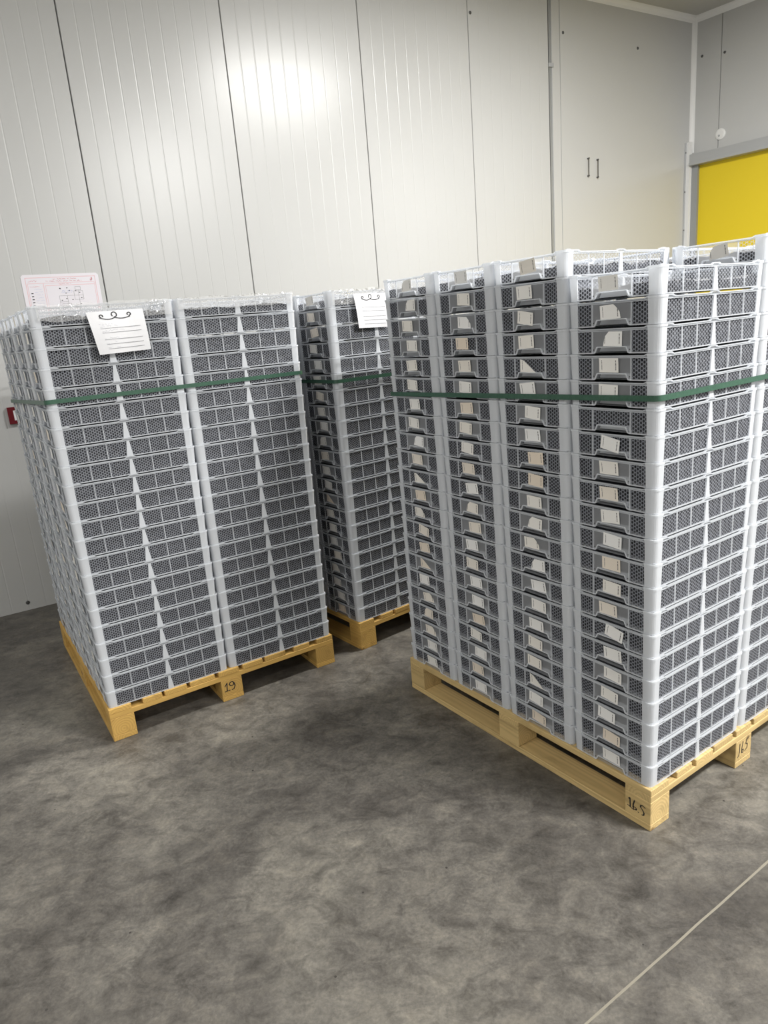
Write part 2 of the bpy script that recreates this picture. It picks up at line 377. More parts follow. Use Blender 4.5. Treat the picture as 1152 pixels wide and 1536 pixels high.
# yellow door with grey frame
door = empty('door_1', tuple(rp(0.085, 0.0))); tag(door, kind='structure')
def dpart(name, s0, s1, z0, z1, o0, o1, m_):
    mb = MB(); mb.loft([[tuple(rp(s, z, o) - rp(0.085, 0)) for s, o in ((s0, o0), (s1, o0), (s1, o1), (s0, o1))] for z in (z0, z1)])
    return mb.build(name, [m_], door)
dpart('door_leaf', 0.09, 3.6, 0.02, 2.79, -0.02, 0.012, M['yellow'])
dpart('door_jamb', 0.030, 0.098, 0.0, 2.80, 0.0, 0.045, M['alu_dark'])
dpart('door_jamb', 3.56, 3.63, 0.0, 2.80, 0.0, 0.045, M['alu_dark'])
l_ = dpart('door_lintel', 0.032, 3.70, 2.775, 2.876, 0.0, 0.085, M['alu'])
dpart('lintel_flange', 0.034, 3.70, 2.776, 2.800, 0.085, 0.10, M['alu'])
# upright guide rail in front of the corner
rail = empty('guide_rail', tuple(wp(6.405, 0.0)))
tag(rail, 'pale grey metal upright rail beside the yellow door frame', 'rail')
def rpart(name, s0, s1, z0, z1, o0, o1, m_):
    mb = MB(); mb.loft([[tuple(wp(s, z, o) - wp(6.405, 0)) for s, o in ((s0, o0), (s1, o0), (s1, o1), (s0, o1))] for z in (z0, z1)])
    return mb.build(name, [m_], rail)
rpart('rail_back', 6.350, 6.446, 0.0, 2.985, 0.0005, 0.006, M['alu'])
rpart('rail_channel', 6.372, 6.405, 0.0, 2.99, 0.006, 0.045, M['white_trim'])
rpart('rail_flange', 6.405, 6.436, 0.0, 2.97, 0.006, 0.022, M['alu'])
for z in (2.9, 2.55, 2.2, 1.85):
    mb = MB(); mb.loft([[tuple(wp(6.361 + .006 * math.cos(q * math.pi / 4), z + .006 * math.sin(q * math.pi / 4), oo) - wp(6.405, 0)) for q in range(8)] for oo in (0.006, 0.010)])
    mb.build('screw', [M['steel']], rail)

# small fittings on the walls
def disc(name, pf, s, z, r, t, m_, n_=16, parent=None):
    mb = MB(); mb.loft([[tuple(pf(s + rr * math.cos(q * 2 * math.pi / n_), z + rr * math.sin(q * 2 * math.pi / n_), o)) for q in range(n_)] for rr, o in ((r, 0.0), (r, t * .6), (r * .7, t))])
    return mb.build(name, [m_], parent)
for s, z in ((4.745, 3.735), (5.662, 3.719), (3.777, 3.756), (0.017, 0.05)): disc('screw', wp, s, z, 0.012, 0.006, M['steel'], 10, wall_back)
for s, z in ((0.084, 3.711), (0.295, 3.68)): disc('screw', rp, s, z, 0.012, 0.006, M['steel'], 10, wall_right)
cap = disc('cable_cap', rp, 0.285, 3.005, 0.048, 0.014, M['white_trim'], 24)
tag(cap, 'round white plastic cap on the wall above the yellow door', 'wall cap')
disc('cap_slot', rp, 0.275, 2.992, 0.012, 0.018, M['alu'], 12, cap)
for s, z0, z1, lb in ((5.025, 2.658, 2.798, 'thin dark vertical metal bar on the wall, farther from the yellow door'), (5.141, 2.650, 2.792, 'thin dark vertical metal bar on the wall, nearer the yellow door')):
    e = empty('wall_hook_bar', tuple(wp(s, z0))); tag(e, lb, 'wall bar')
    mb = MB(); mb.loft([[tuple(wp(s + .004 * math.cos(q * math.pi / 3), z, 0.014 + .004 * math.sin(q * math.pi / 3)) - wp(s, z0)) for q in range(6)] for z in (z0, z1)])
    mb.build('rod', [M['steel']], e)
    for z in (z0, z1):
        mb = MB(); mb.loft([[tuple(wp(s + .007 * math.cos(q * math.pi / 4), z + .007 * math.sin(q * math.pi / 4), o) - wp(s, z0)) for q in range(8)] for o in (0.0, 0.02)])
        mb.build('stud', [M['steel']], e)

# red sign low on the back wall
sg = empty('red_wall_sign', tuple(wp(0.235, 1.205))); tag(sg, 'small dark red sign with white symbol on the ribbed wall', 'sign')
mb = MB(); mb.loft([[tuple(wp(s, z, o) - wp(0.235, 1.205)) for s, z in ((.135, 1.158), (.335, 1.158), (.335, 1.256), (.135, 1.256))] for o in (0.001, 0.02)])
mb.build('sign_plate', [M['red_sign']], sg)
mb = MB()
for s0, z0, s1, z1 in ((.165, 1.178, .20, 1.236), (.22, 1.178, .31, 1.236)):
    mb.loft([[tuple(wp(s, z, o) - wp(0.235, 1.205)) for s, z in ((s0, z0), (s1, z0), (s1, z1), (s0, z1))] for o in (0.02, 0.0205)])
mb.build('white_symbol', [M['paper']], sg)

# laminated evacuation plan
ps0, ps1, pz0, pz1 = 0.352, 0.782, 1.69, 1.995
pl = empty('evacuation_plan', tuple(wp((ps0 + ps1) / 2, pz0))); tag(pl, 'laminated evacuation plan with pink border fixed to the ribbed wall', 'poster')
pc = wp((ps0 + ps1) / 2, pz0)
mb = MB(); mb.loft([[tuple(wp(s, z, o) - pc) for s, z in ((ps0 + .012, pz0), (ps1 - .012, pz0), (ps1, pz0 + .012), (ps1, pz1 - .012), (ps1 - .012, pz1), (ps0 + .012, pz1), (ps0, pz1 - .012), (ps0, pz0 + .012))] for o in (0.0015, 0.0025)])
mb.build('laminated_sheet', [M['laminate']], pl)
def pfn(o): return lambda p: tuple(wp(ps0 + p[0], pz1 - p[1], o) - pc)
mb = MB()
W_, H_ = ps1 - ps0, pz1 - pz0
def rect(mb, x0, y0, x1, y1, w, fn):
    ribbon(mb, [(x0, y0), (x1, y0), (x1, y1), (x0, y1), (x0, y0)], w, fn)
rect(mb, .022, .018, W_ - .022, H_ - .012, .0035, pfn(.0028)); rect(mb, .030, .050, W_ - .030, H_ - .02, .0025, pfn(.0029))
ribbon(mb, [(.115, .052), (.115, H_ - .022)], .003, pfn(.0029)); ribbon(mb, [(.125, .064), (W_ - .034, .064)], .003, pfn(.0029)); ribbon(mb, [(.125, .064), (.125, H_ - .024)], .002, pfn(.0029))
mb.build('printed_border', [M['red_ink']], pl)
mb = MB()
rnd = random.Random(3)
def squiggle(mb, x0, x1, y, h, w, fn, rnd=rnd):
    x = x0; pts = []
    while x < x1:
        if rnd.random() < .14 and len(pts) > 2: ribbon(mb, pts, w, fn); pts = []; x += h * .9
        pts.append((x, y + rnd.uniform(-h, h) / 2)); x += h * rnd.uniform(.3, .6)
    if len(pts) > 1: ribbon(mb, pts, w, fn)
squiggle(mb, .17, .30, .028, .006, .0018, pfn(.003)); squiggle(mb, .13, .33, .040, .006, .0018, pfn(.003)); squiggle(mb, .20, .27, .057, .005, .0012, pfn(.003))
squiggle(mb, .035, .085, .036, .012, .0015, pfn(.003)); squiggle(mb, .04, .10, .068, .006, .0012, pfn(.003))
ribbon(mb, arc(W_ - .045, .033, .006, .007, 160, -70, 8) + [(W_ - .047, .046)], .003, pfn(.003))
mb.build('red_heading', [M['red_text']], pl)
mb = MB()
for k in range(9): squiggle(mb, .062, .105, .082 + k * .016, .005, .0009, pfn(.003))
squiggle(mb, .21, .27, .098, .006, .002, pfn(.003)); squiggle(mb, .205, .265, .106, .005, .001, pfn(.003))
mb.build('small_print', [M['blue_ink']], pl)
mb = MB()
for k in range(5):
    c = (.047, .105 + k * .017); ribbon(mb, [(c[0] - .004, c[1]), (c[0] + .004, c[1])], .005, pfn(.003))
pw = .001
for x0, y0, x1, y1 in ((.19, .125, .30, .25), (.19, .125, .235, .16), (.235, .125, .30, .19), (.285, .075, .315, .095), (.275, .10, .325, .15), (.30, .10, .325, .125), (.20, .17, .25, .22)): rect(mb, x0, y0, x1, y1, pw, pfn(.003))
for k in range(16):
    x, y = rnd.uniform(.19, .33), rnd.uniform(.08, .24); ribbon(mb, [(x - .002, y), (x + .003, y)], .004, pfn(.003))
mb.build('floor_plan_drawing', [M['ink']], pl)

# floor joint with sealant, slightly proud and uneven
mb = MB(); j0, j1 = V((-0.35, 0.759, 0)), V((3.1, 3.02, 0)); dj = (j1 - j0); L_ = dj.length; dj.normalize(); nj = V((-dj.y, dj.x, 0))
rows = []
for k in range(141):
    t = L_ * k / 140; wob = noise.noise(V((t * 9, 0, 0))) * .0016; w = .0040 + .0015 * noise.noise(V((t * 23, 5, 0)))
    c = j0 + dj * t + nj * wob
    rows.append([tuple(c - nj * w + V((0, 0, -.002))), tuple(c - nj * w * .6 + V((0, 0, .0012))), tuple(c + nj * w * .6 + V((0, 0, .0012))), tuple(c + nj * w + V((0, 0, -.002)))])
mb.loft(rows); mb.build('floor_joint', [M['caulk']], floor)

# ------------------------------------------------------------------ pallets
PL, PW = 1.2, 1.034
DECK = [(0, .09), (.135, .215), (.23, .325), (.337, .447), (.468, .56), (.58, .675), (.687, .79), (.83, .91), (.95, 1.034)]
UB = [(0, .092), (.55, .65), (1.108, 1.2)]; VB = [(0, .0947), (.469, .565), (.939, 1.034)]
PALLETS = {'R': (0.72498, 1.79649, 0.588573, 'wood_pale'), 'L': (-1.17388, 2.55174, 0.556846, 'wood_gold'), 'M': (-0.16549, 3.1971, 0.651975, 'wood_gold')}
PLAB = {'R': 'pale wooden pallet marked 16.5 in black, under the stickered trays', 'L': 'golden wooden pallet marked 19 in black on its middle block', 'M': 'golden wooden pallet without writing, standing between the other two'}
def strokes_165(sc):
    return [[(0.05, .85), (.12, 1.0), (.15, .1)], [(-.02, .12), (.36, -.02)],
            [(.42, 1.0), (.34, .55), (.33, .2)] + [(.33 + .11 + .11 * math.cos(a), .2 + .13 * math.sin(a)) for a in (3.1, 4.0, 4.8, 5.6, 6.6, 7.4, 8.3, 9.2)],
            [(.66, .04), (.69, .05)],
            [(1.08, .92), (.95, 1.0), (.82, .93), (.80, .72), (.93, .55), (1.03, .32), (1.0, .08), (.90, .0)]]
def strokes_165b():
    return [[(0, -.05), (.1, .05), (.16, .25), (.18, 1.0)], [(.48, 1.0), (.40, .5), (.38, .1), (.52, .05), (.56, .28), (.40, .3)], [(1.1, 1.0), (.85, .95), (.78, .62), (.95, .5), (.92, .15), (.70, .05)]]
def strokes_19():
    return [[(.02, .62), (.22, .95), (.18, .5), (.16, .05)], [(-.02, .04), (.38, .06)],
            [(.58 + .19 * math.cos(a), .72 + .23 * math.sin(a)) for a in (0.3, 1.2, 2.1, 3.0, 3.9, 4.8, 5.6, 6.4)], [(.77, .78), (.84, .40), (.72, .08), (.55, .03)]]
for key, (X, Y, A, wm) in PALLETS.items():
    root = empty('wooden_pallet', (X, Y, 0), A); tag(root, PLAB[key], 'pallet', 'wooden pallets')
    wood = M[wm]; rr = random.Random(key)
    def board(name, along, c, L, W, H):
        o = bpy.data.objects.new(name, bevel_box_mesh(name, L, W, H, [wood], 0.0018)); link(o, root)
        o.location = c; o.rotation_euler = (0, 0, math.pi / 2 if along == 'u' else 0); return o
    for a, b in DECK: board('deck_board', 'u', ((a + b) / 2 + rr.uniform(-.003, .003) * (0 < a < .9), PL / 2 + rr.uniform(-.002, .002), .133), PL, b - a, .022)
    for a, b in UB: board('stringer_board', 'v', (PW / 2, (a + b) / 2, .111), PW, b - a, .022)
    blocks = {}
    for i, (a, b) in enumerate(UB):
        for j, (c, d_) in enumerate(VB):
            blocks[i, j] = board('block', 'u', ((c + d_) / 2, (a + b) / 2, .061), b - a, d_ - c, .0785)
    for c, d_ in VB: board('bottom_board', 'u', ((c + d_) / 2, PL / 2, .011), PL, d_ - c, .022)
    def write(blk, strokes, fn, w, name='marker_number'):
        mb = MB()
        for s in strokes: ribbon(mb, s, w, lambda p: tuple(fn(p)))
        o = mb.build(name, [M['ink']], blk); return o
    # in a block's own frame x runs along u, y along -v
    if key == 'R':
        b = blocks[0, 0]; hw = (VB[0][1] - VB[0][0]) / 2; hl = (UB[0][1] - UB[0][0]) / 2
        write(b, strokes_165(1), lambda p: V((hl - .012 - p[0] * .056 + 0, hw + .0006, -.016 + p[1] * .034 + (0.5 - p[0]) * .004)), 0.085)
        b = blocks[0, 1]; hw = (VB[1][1] - VB[1][0]) / 2
        write(b, strokes_165b(), lambda p: V((-hl - .0006, hw - .012 - p[0] * .062, -.020 + p[1] * .044 + p[0] * .006)), 0.07)
    if key == 'L':
        b = blocks[0, 1]; hw = (VB[1][1] - VB[1][0]) / 2; hl = (UB[0][1] - UB[0][0]) / 2
        write(b, strokes_19(), lambda p: V((-hl - .0006, hw - .014 - p[0] * .056, -.016 + p[1] * .042)), 0.085)

# ------------------------------------------------------------------ plastic trays
TA, TB, TP = 0.2563, 0.1484, 0.07124      # half length, half width, stacking height
def inset(z): return 0.0030 * (1 - z / TP) + 0.0012
PX, PY, CR = 0.036, 0.036, 0.016           # corner post legs, corner radius
def build_frame():
    mb = MB()
    for sx in (-1, 1):
        for sy in (-1, 1):
            rings = []
            for z, ins in ((0.0, inset(0)), (TP - .0075, inset(TP - .0075)), (TP - .0070, 0.0), (TP - .0008, 0.0)):
                out = [(TA - ins, TB - PY)]
                out += [(TA - ins - CR + CR * math.cos(t), TB - ins - CR + CR * math.sin(t)) for t in [k * math.pi / 10 for k in range(6)]]
                out += [(TA - PX, TB - ins)]
                q = 0.0035 + (0.0 if ins else .003)
                inn = [(TA - PX, TB - ins - q)] + [(TA - ins - CR + (CR - q) * math.cos(t), TB - ins - CR + (CR - q) * math.sin(t)) for t in [k * math.pi / 10 for k in range(5, -1, -1)]] + [(TA - ins - q, TB - PY)]
                rings.append([(sx * x, sy * y, z) for x, y in out + inn])
            mb.loft(rings)
            # stacking nub inside the corner
            x0, x1 = sorted((sx * (TA - .034), sx * (TA - .018))); y0, y1 = sorted((sy * (TB - .014), sy * (TB - .009)))
            mb.box((x0, y0, TP - .004), (x1, y1, TP + .0019))
    # long sides
    for sy in (-1, 1):
        def P3(p, t): return (p[0], sy * (TB - t), p[1])
        top = [(-TA + PX, TP - .0008), (-TA + PX + .022, TP - .0008), (-TA + PX + .030, TP - .0050), (-.022, TP - .0050), (-.014, TP - .0008)]
        top = top + [(-x, z) for x, z in reversed(top)]
        low = [(x, z - .0030) for x, z in top]
        for k in range(len(top) - 1):                      # rim, follows the dip
            mb.prism([low[k], low[k + 1], top[k + 1], top[k]], P3, 0.0, .0065, 2)
        zb = TP - .0110
        for k in range(len(low) - 1):                      # clear band under the rim
            mb.prism([(low[k][0], zb), (low[k + 1][0], zb), low[k + 1], low[k]], P3, .0032, .0048, 1)
        mb.prism([(-TA + PX, zb - .0010), (TA - PX, zb - .0010), (TA - PX, zb + .0010), (-TA + PX, zb + .0010)], P3, .0016, .0050, 2)
        mb.prism([(-TA + PX, 0), (TA - PX, 0), (TA - PX, .0032), (-TA + PX, .0032)], P3, .0030, .0058, 2)
        mb.prism([(-.0120, 0), (.0120, 0), (.005, zb), (-.005, zb)], P3, .0018, .0058)
        cw = (TA - PX - .0105) / 3
        for k in (1, 2):
            for s in (-1, 1):
                x = s * (.0105 + cw * k); mb.prism([(x - .0013, .004), (x + .0013, .004), (x + .0013, zb), (x - .0013, zb)], P3, .0022, .0055, 2)
    # short ends
    for sx in (-1, 1):
        def P3(p, t): return (sx * (TA - t), p[0], p[1])
        top = [(-TB + PY, TP - .0008), (-TB + PY + .010, TP - .0050)]
        top = top + [(-y, z) for y, z in reversed(top)]
        low = [(y, z - .0030) for y, z in top]
        for k in range(3): mb.prism([low[k], low[k + 1], top[k + 1], top[k]], P3, 0.0, .0065, 2)
        zb = TP - .0110
        for k in range(3): mb.prism([(low[k][0], zb), (low[k + 1][0], zb), low[k + 1], low[k]], P3, .0032, .0048, 1)
        mb.prism([(-TB + PY, zb - .0010), (TB - PY, zb - .0010), (TB - PY, zb + .0010), (-TB + PY, zb + .0010)], P3, .0016, .0050, 2)
        for s in (-1, 1):
            y = s * .0625; mb.prism([(y - .0014, 0), (y + .0014, 0), (y + .0014, zb), (y - .0014, zb)], P3, .0018, .0055, 2)
            y0, y1 = sorted((s * .056, s * (TB - PY))); mb.prism([(y0, 0), (y1, 0), (y1, .0034), (y0, .0034)], P3, .0030, .0058, 2)
        # raised outline of the grip notch
        nt_ = [(-.064, .0030), (-.054, .0030), (-.047, .0180), (.047, .0180), (.054, .0030), (.064, .0030)]
        for k in range(5):
            a, b = V(nt_[k]), V(nt_[k + 1]); d_ = (b - a).normalized(); n_ = V((-d_.y, d_.x)) * .0013
            mb.prism([tuple(a - n_), tuple(b - n_), tuple(b + n_), tuple(a + n_)], P3, .0014, .0058)
    return mb
FRAME = build_frame().mesh('frame', [M['thick'], M['thin'], M['mid']])
def build_side(sy):
    mb = MB(); zb = TP - .0110
    cw = (TA - PX - .0105) / 3
    for s in (-1, 1):
        for k in range(3):
            x0, x1 = sorted((s * (.0105 + cw * k - (.006 if k == 0 else 0)), s * (.0105 + cw * (k + 1))))
            pts = [(x0, sy * (TB - .0045), .0025), (x1, sy * (TB - .0045), .0025), (x1, sy * (TB - .0040), zb), (x0, sy * (TB - .0040), zb)]
            mb.poly(pts, 0, [(p[0], p[2]) for p in pts])
    return mb.mesh('mesh_side', [M['mesh']])
SIDES = [build_side(-1), build_side(1)]
def build_end(sx, perf):
    mb = MB(); zb = TP - .0110; xo = sx * (TA - .0042)
    def quad(pts, mi): mb.poly([(xo, y, z) for y, z in pts], mi, [(y, z) for y, z in pts])
    for s in (-1, 1):
        y0, y1 = sorted((s * .0625, s * (TB - PY))); quad([(y0, .004), (y1, .004), (y1, zb), (y0, zb)], 0)
    mi = 0 if perf else 1
    quad([(-.0625, .003), (-.054, .003), (-.047, .018), (-.047, zb), (-.0625, zb)], mi)
    quad([(.0625, zb), (.047, zb), (.047, .018), (.054, .003), (.0625, .003)], mi)
    quad([(-.047, .018), (.047, .018), (.047, zb), (-.047, zb)], mi)
    # grip recess: shelf, cheeks, back plate
    xi = sx * (TA - .023)
    mb.poly([(xo, -.047, .018), (xo, .047, .018), (xi, .047, .018), (xi, -.047, .018)], 1, [(0, 0)] * 4)
    for s in (-1, 1): mb.poly([(xo, s * .054, .003), (xo, s * .047, .018), (xi, s * .047, .018), (xi, s * .054, .003)], 1, [(0, 0)] * 4)
    mb.poly([(xi, -.054, .0045), (xi, .054, .0045), (xi, .047, .018), (xi, -.047, .018)], 2, [(0, 0)] * 4)
    if not perf:                                            # two small drain holes
        for s in (-1, 1):
            c = (s * .0585, .0105); pts = [(xo + sx * .0006, c[0] + .0021 * math.cos(q * math.pi / 3), c[1] + .0021 * math.sin(q * math.pi / 3)) for q in range(6)]
            mb.poly(pts, 3, [(0, 0)] * 6)
    return mb.mesh('end_wall', [M['mesh'], M['thin'], M['thick'], M['gap']])
ENDS = {(sx, pf): build_end(sx, pf) for sx in (-1, 1) for pf in (False, True)}
mb = MB(); x, y = TA - .005, TB - .005
mb.poly([(-x, -y, .0025), (x, -y, .0025), (x, y, .0025), (-x, y, .0025)], 0, [(-x, -y), (x, -y), (x, y), (-x, y)])
BASE = mb.mesh('tray_base', [M['thin']])

def build_sticker(kind, rnd):
    w, h = .0325, .0192; mb = MB()
    out = [(-w, -h), (w, -h), (w, h), (-w, h)]
    if kind == 1: out = [(-w * .9, -h), (w, -h), (w, h), (-w * .35, h), (-w * .75, h * .3)]
    if kind == 2: out = [(-w, -h), (w, -h * .95), (w * .93, -h * .1), (w * .6, h * .62), (w * .35, h), (-w, h * .9)]
    if kind == 3: out = [(-w, -h), (w, -h), (-w * .5, h * .8), (-w, h)]
    def xo(y, z): return -(0.0009 + rnd[0] * (z + h) ** 2 * 2 + rnd[1] * (y + w) ** 2)
    n_ = len(out); c = (sum(p[0] for p in out) / n_, sum(p[1] for p in out) / n_)
    for k in range(n_):
        a, b = out[k], out[(k + 1) % n_]
        for a_, b_ in ((a, ((a[0] + b[0]) / 2, (a[1] + b[1]) / 2)), (((a[0] + b[0]) / 2, (a[1] + b[1]) / 2), b)):
            pts = [c, a_, b_]
            # seen from outside (-x) the right hand is -y
            mb.poly([(xo(*p), -p[0], p[1]) for p in pts], 0, [(p[0] / w / 2 + .5, p[1] / h / 2 + .5) for p in pts])
    return mb.mesh('sticker', [M['sticker']])
rs = random.Random(11)
STK = {k: [build_sticker(k, (rs.uniform(0, 1.2), rs.uniform(0, 1.0))) for _ in range(5 if k == 0 else 2)] for k in range(4)}

ORD = ['', 'first', 'second', 'third', 'fourth', 'fifth', 'sixth', 'seventh', 'eighth', 'ninth', 'tenth', 'eleventh', 'twelfth', 'thirteenth', 'fourteenth', 'fifteenth', 'sixteenth', 'seventeenth', 'eighteenth', 'nineteenth', 'twentieth', 'twenty-first', 'twenty-second']
STACK = {('R', 0, 0): 'corner stack over the 16.5 block', ('R', 1, 0): 'second stack from the 16.5 corner', ('R', 2, 0): 'third stack from the 16.5 corner', ('R', 3, 0): 'fourth stack from the 16.5 corner',
         ('R', 0, 1): 'stack next to the 165 middle block',
         ('L', 0, 0): 'noted front stack of pallet 19', ('L', 0, 1): 'unnoted front stack of pallet 19', ('L', 1, 0): 'stack right behind pallet 19\'s note', ('L', 2, 0): 'third stack behind pallet 19\'s note', ('L', 3, 0): 'fourth stack behind pallet 19\'s note',
         ('M', 0, 0): 'noted stack of the unmarked middle pallet', ('M', 1, 0): 'stack behind the middle pallet\'s note'}
GRP = {'R': 'trays on the pallet marked 16.5', 'L': 'trays on the pallet marked 19', 'M': 'trays on the unmarked middle pallet'}
PERF = {('R', 0): {6, 7, 9, 13, 15, 16}, ('R', 1): {5, 9, 10, 14, 20}, ('R', 2): {4, 9, 10, 11, 15, 19}, ('R', 3): {5, 6, 7, 11, 13, 14, 15, 17, 19, 22}}
SX = {'R': 0.955, 'L': 1.0, 'M': 1.0}
def origin(key, i, j):
    X, Y, A, _ = PALLETS[key]
    vd = V((math.cos(A), math.sin(A), 0)); ud = V((-math.sin(A), math.cos(A), 0))
    pu = 0.2985 if key == 'R' else 0.2995
    return V((X, Y, 0)) + vd * (.003 + (2 * TA + .002) * SX[key] * (j + .5)) + ud * (.003 + pu * (i + .5)), A
def layers(key, i, j): return 21 if (key, i, j) == ('R', 0, 0) else 22

for (key, i, j), where in STACK.items():
    c, A = origin(key, i, j); n_ = layers(key, i, j)
    rj = random.Random(f'{key}{i}{j}'); A0 = A + math.radians(rj.uniform(-.07, .07)); c0 = c + V((rj.uniform(-.0002, .0002), rj.uniform(-.0002, .0002), 0))
    for k in range(n_):
        top = n_ - k                                         # counted from the top
        pf = top in PERF.get((key, i), set()) if (key, 'x') and key == 'R' else rj.random() < .3
        t = empty('plastic_tray', c0 + V((rj.uniform(-.0002, .0002), rj.uniform(-.0002, .0002), .1441 + k * TP)), A0 + math.radians(rj.uniform(-.04, .04)))
        t.scale = (SX[key], 1, 1)
        pos = 'topmost' if top == 1 else ('lowest' if k == 0 else ORD[k + 1] + ' from the pallet')
        if top == 1: lb = f'topmost milky plastic mesh tray in the {where}'
        elif k == 0: lb = f'lowest milky plastic mesh tray in the {where}'
        else: lb = f'{ORD[k + 1]} mesh tray up from the wood in the {where}'
        tag(t, lb, 'tray', GRP[key])
        link(bpy.data.objects.new('frame', FRAME), t)
        for q in SIDES: link(bpy.data.objects.new('mesh_side', q), t)
        for sx in (-1, 1): link(bpy.data.objects.new('end_wall', ENDS[sx, pf]), t)
        link(bpy.data.objects.new('tray_base', BASE), t)
        if (j == 0 or top == 1) and not ((key, i, top) == ('R', 0, 6)):
            kk = rj.choices((0, 1, 2, 3), (.76, .09, .11, .04))[0]
            if (key, i, j) == ('R', 0, 0): kk = {2: 2, 3: 1}.get(top, 0)
            s = link(bpy.data.objects.new('sticker', rj.choice(STK[kk])), t)
            s.location = (-TA + .0036, rj.uniform(-.016, .014), .0395 + rj.uniform(-.002, .002)); s.rotation_euler = (math.radians(rj.gauss(0, 4)), 0, 0)

# the trays at the back of the loads, which the others hide
mbh = MB()
def add_plain_tray(mb, org, A, sx):
    ca, sa = math.cos(A), math.sin(A)
    def T(x, y, z): x *= sx; return (org.x + x * ca - y * sa, org.y + x * sa + y * ca, org.z + z)
    def bx(x0, y0, z0, x1, y1, z1):
        i = len(mb.v); mb.v += [T(*p) for p in ((x0, y0, z0), (x1, y0, z0), (x1, y1, z0), (x0, y1, z0), (x0, y0, z1), (x1, y0, z1), (x1, y1, z1), (x0, y1, z1))]
        for q in ((3, 2, 1, 0), (4, 5, 6, 7), (0, 1, 5, 4), (1, 2, 6, 5), (2, 3, 7, 6), (3, 0, 4, 7)): mb.f.append(tuple(i + k for k in q)); mb.m.append(0)
    for a in (-1, 1):
        for b in (-1, 1):
            x0, x1 = sorted((a * (TA - .012), a * (TA - PX))); y0, y1 = sorted((b * (TB - .003), b * (TB - .006))); bx(x0, y0, 0, x1, y1, TP - .001)
            x0, x1 = sorted((a * (TA - .003), a * (TA - .006))); y0, y1 = sorted((b * (TB - .012), b * (TB - PY))); bx(x0, y0, 0, x1, y1, TP - .001)
        y0, y1 = sorted((a * TB, a * (TB - .006))); bx(-TA + .014, y0, TP - .0095, TA - .014, y1, TP - .0055)
        x0, x1 = sorted((a * TA, a * (TA - .006))); bx(x0, -TB + .014, TP - .0095, x1, TB - .014, TP - .0055)
    def pq(pts):
        i = len(mb.v); mb.v += [T(*p) for p in pts]; mb.f.append(tuple(range(i, i + 4))); mb.m.append(1); mb.uv[len(mb.f) - 1] = [(p[0] if abs(p[0] - pts[0][0]) + abs(p[0] - pts[1][0]) > .01 else p[1], p[2]) for p in pts]
    for a in (-1, 1):
        y = a * (TB - .0045); pq([(-TA + PX, y, .003), (TA - PX, y, .003), (TA - PX, y, TP - .009), (-TA + PX, y, TP - .009)])
        x = a * (TA - .0045); pq([(x, -TB + PY, .003), (x, TB - PY, .003), (x, TB - PY, TP - .009), (x, -TB + PY, TP - .009)])
# loose goods in every tray, one uncountable mass per pallet
for key in PALLETS:
    mbc = MB(); X, Y, A, _ = PALLETS[key]
    for i in range(4):
        for j in range(2):
            c, A_ = origin(key, i, j); n_ = layers(key, i, j)
            ca, sa = math.cos(A_), math.sin(A_); sx = SX[key]
            hx, hy = TA - .0255, TB - .0095
            for k in range(n_):
                z0 = .1441 + k * TP
                if (key, i, j) not in STACK: add_plain_tray(mbh, V((c.x, c.y, z0)), A_, sx)
                def T(x, y, z): return (c.x + x * sx * ca - y * sa, c.y + x * sx * sa + y * ca, z0 + z)
                topl = k == n_ - 1
                nx, ny = (40, 24) if topl else (8, 5)
                rnd = random.Random(f'c{key}{i}{j}{k}'); sd = rnd.uniform(0, 90); grid = []
                for b in range(ny + 1):
                    row = []
                    for a in range(nx + 1):
                        x, y = -hx + 2 * hx * a / nx, -hy + 2 * hy * b / ny
                        if topl: z = .030 + .012 * noise.noise(V((x * 9 + sd, y * 9, sd))) + .007 * noise.noise(V((x * 60 + sd, y * 60, 3)))
                        else: z = TP - .010 - .012 * max(0, noise.noise(V((x * 7 + sd, y * 7, sd)))) * 1.6
                        row.append(T(x, y, max(z, .012)))
                    grid.append(row)
                # keep clear of the grip recess: chamfered skirt down to the base
                for b in range(ny):
                    for a in range(nx): mbc.poly([grid[b][a], grid[b][a + 1], grid[b + 1][a + 1], grid[b + 1][a]])
                ring = [grid[0][a] for a in range(nx + 1)] + [grid[b][nx] for b in range(1, ny + 1)] + [grid[ny][a] for a in range(nx - 1, -1, -1)] + [grid[b][0] for b in range(ny - 1, 0, -1)]
                for q in range(len(ring)):
                    p, r = ring[q], ring[(q + 1) % len(ring)]; mbc.poly([(p[0], p[1], z0 + .004), (r[0], r[1], z0 + .004), r, p])
    me = bpy.data.meshes.new('loose_goods'); me.from_pydata(mbc.v, [], mbc.f); me.materials.append(M['content'])
    o = link(bpy.data.objects.new('loose_goods', me))
    tag(o, {'R': 'dark grey loose goods inside the trays on the pallet marked 16.5', 'L': 'dark grey loose goods inside the trays on the pallet marked 19', 'M': 'dark grey loose goods inside the trays on the middle pallet'}[key], 'goods', None, 'stuff')
me = bpy.data.meshes.new('rear_plastic_trays'); me.from_pydata(mbh.v, [], mbh.f); me.materials.append(M['thick']); me.materials.append(M['mesh'])
me.polygons.foreach_set('material_index', mbh.m); ul = me.uv_layers.new(name='UVMap')
for pi, uvs in mbh.uv.items():
    for li, q in zip(me.polygons[pi].loop_indices, uvs): ul.data[li].uv = q
tag(link(bpy.data.objects.new('rear_plastic_trays', me)), 'milky plastic mesh trays stacked at the back of the three pallets', 'trays', None, 'stuff')

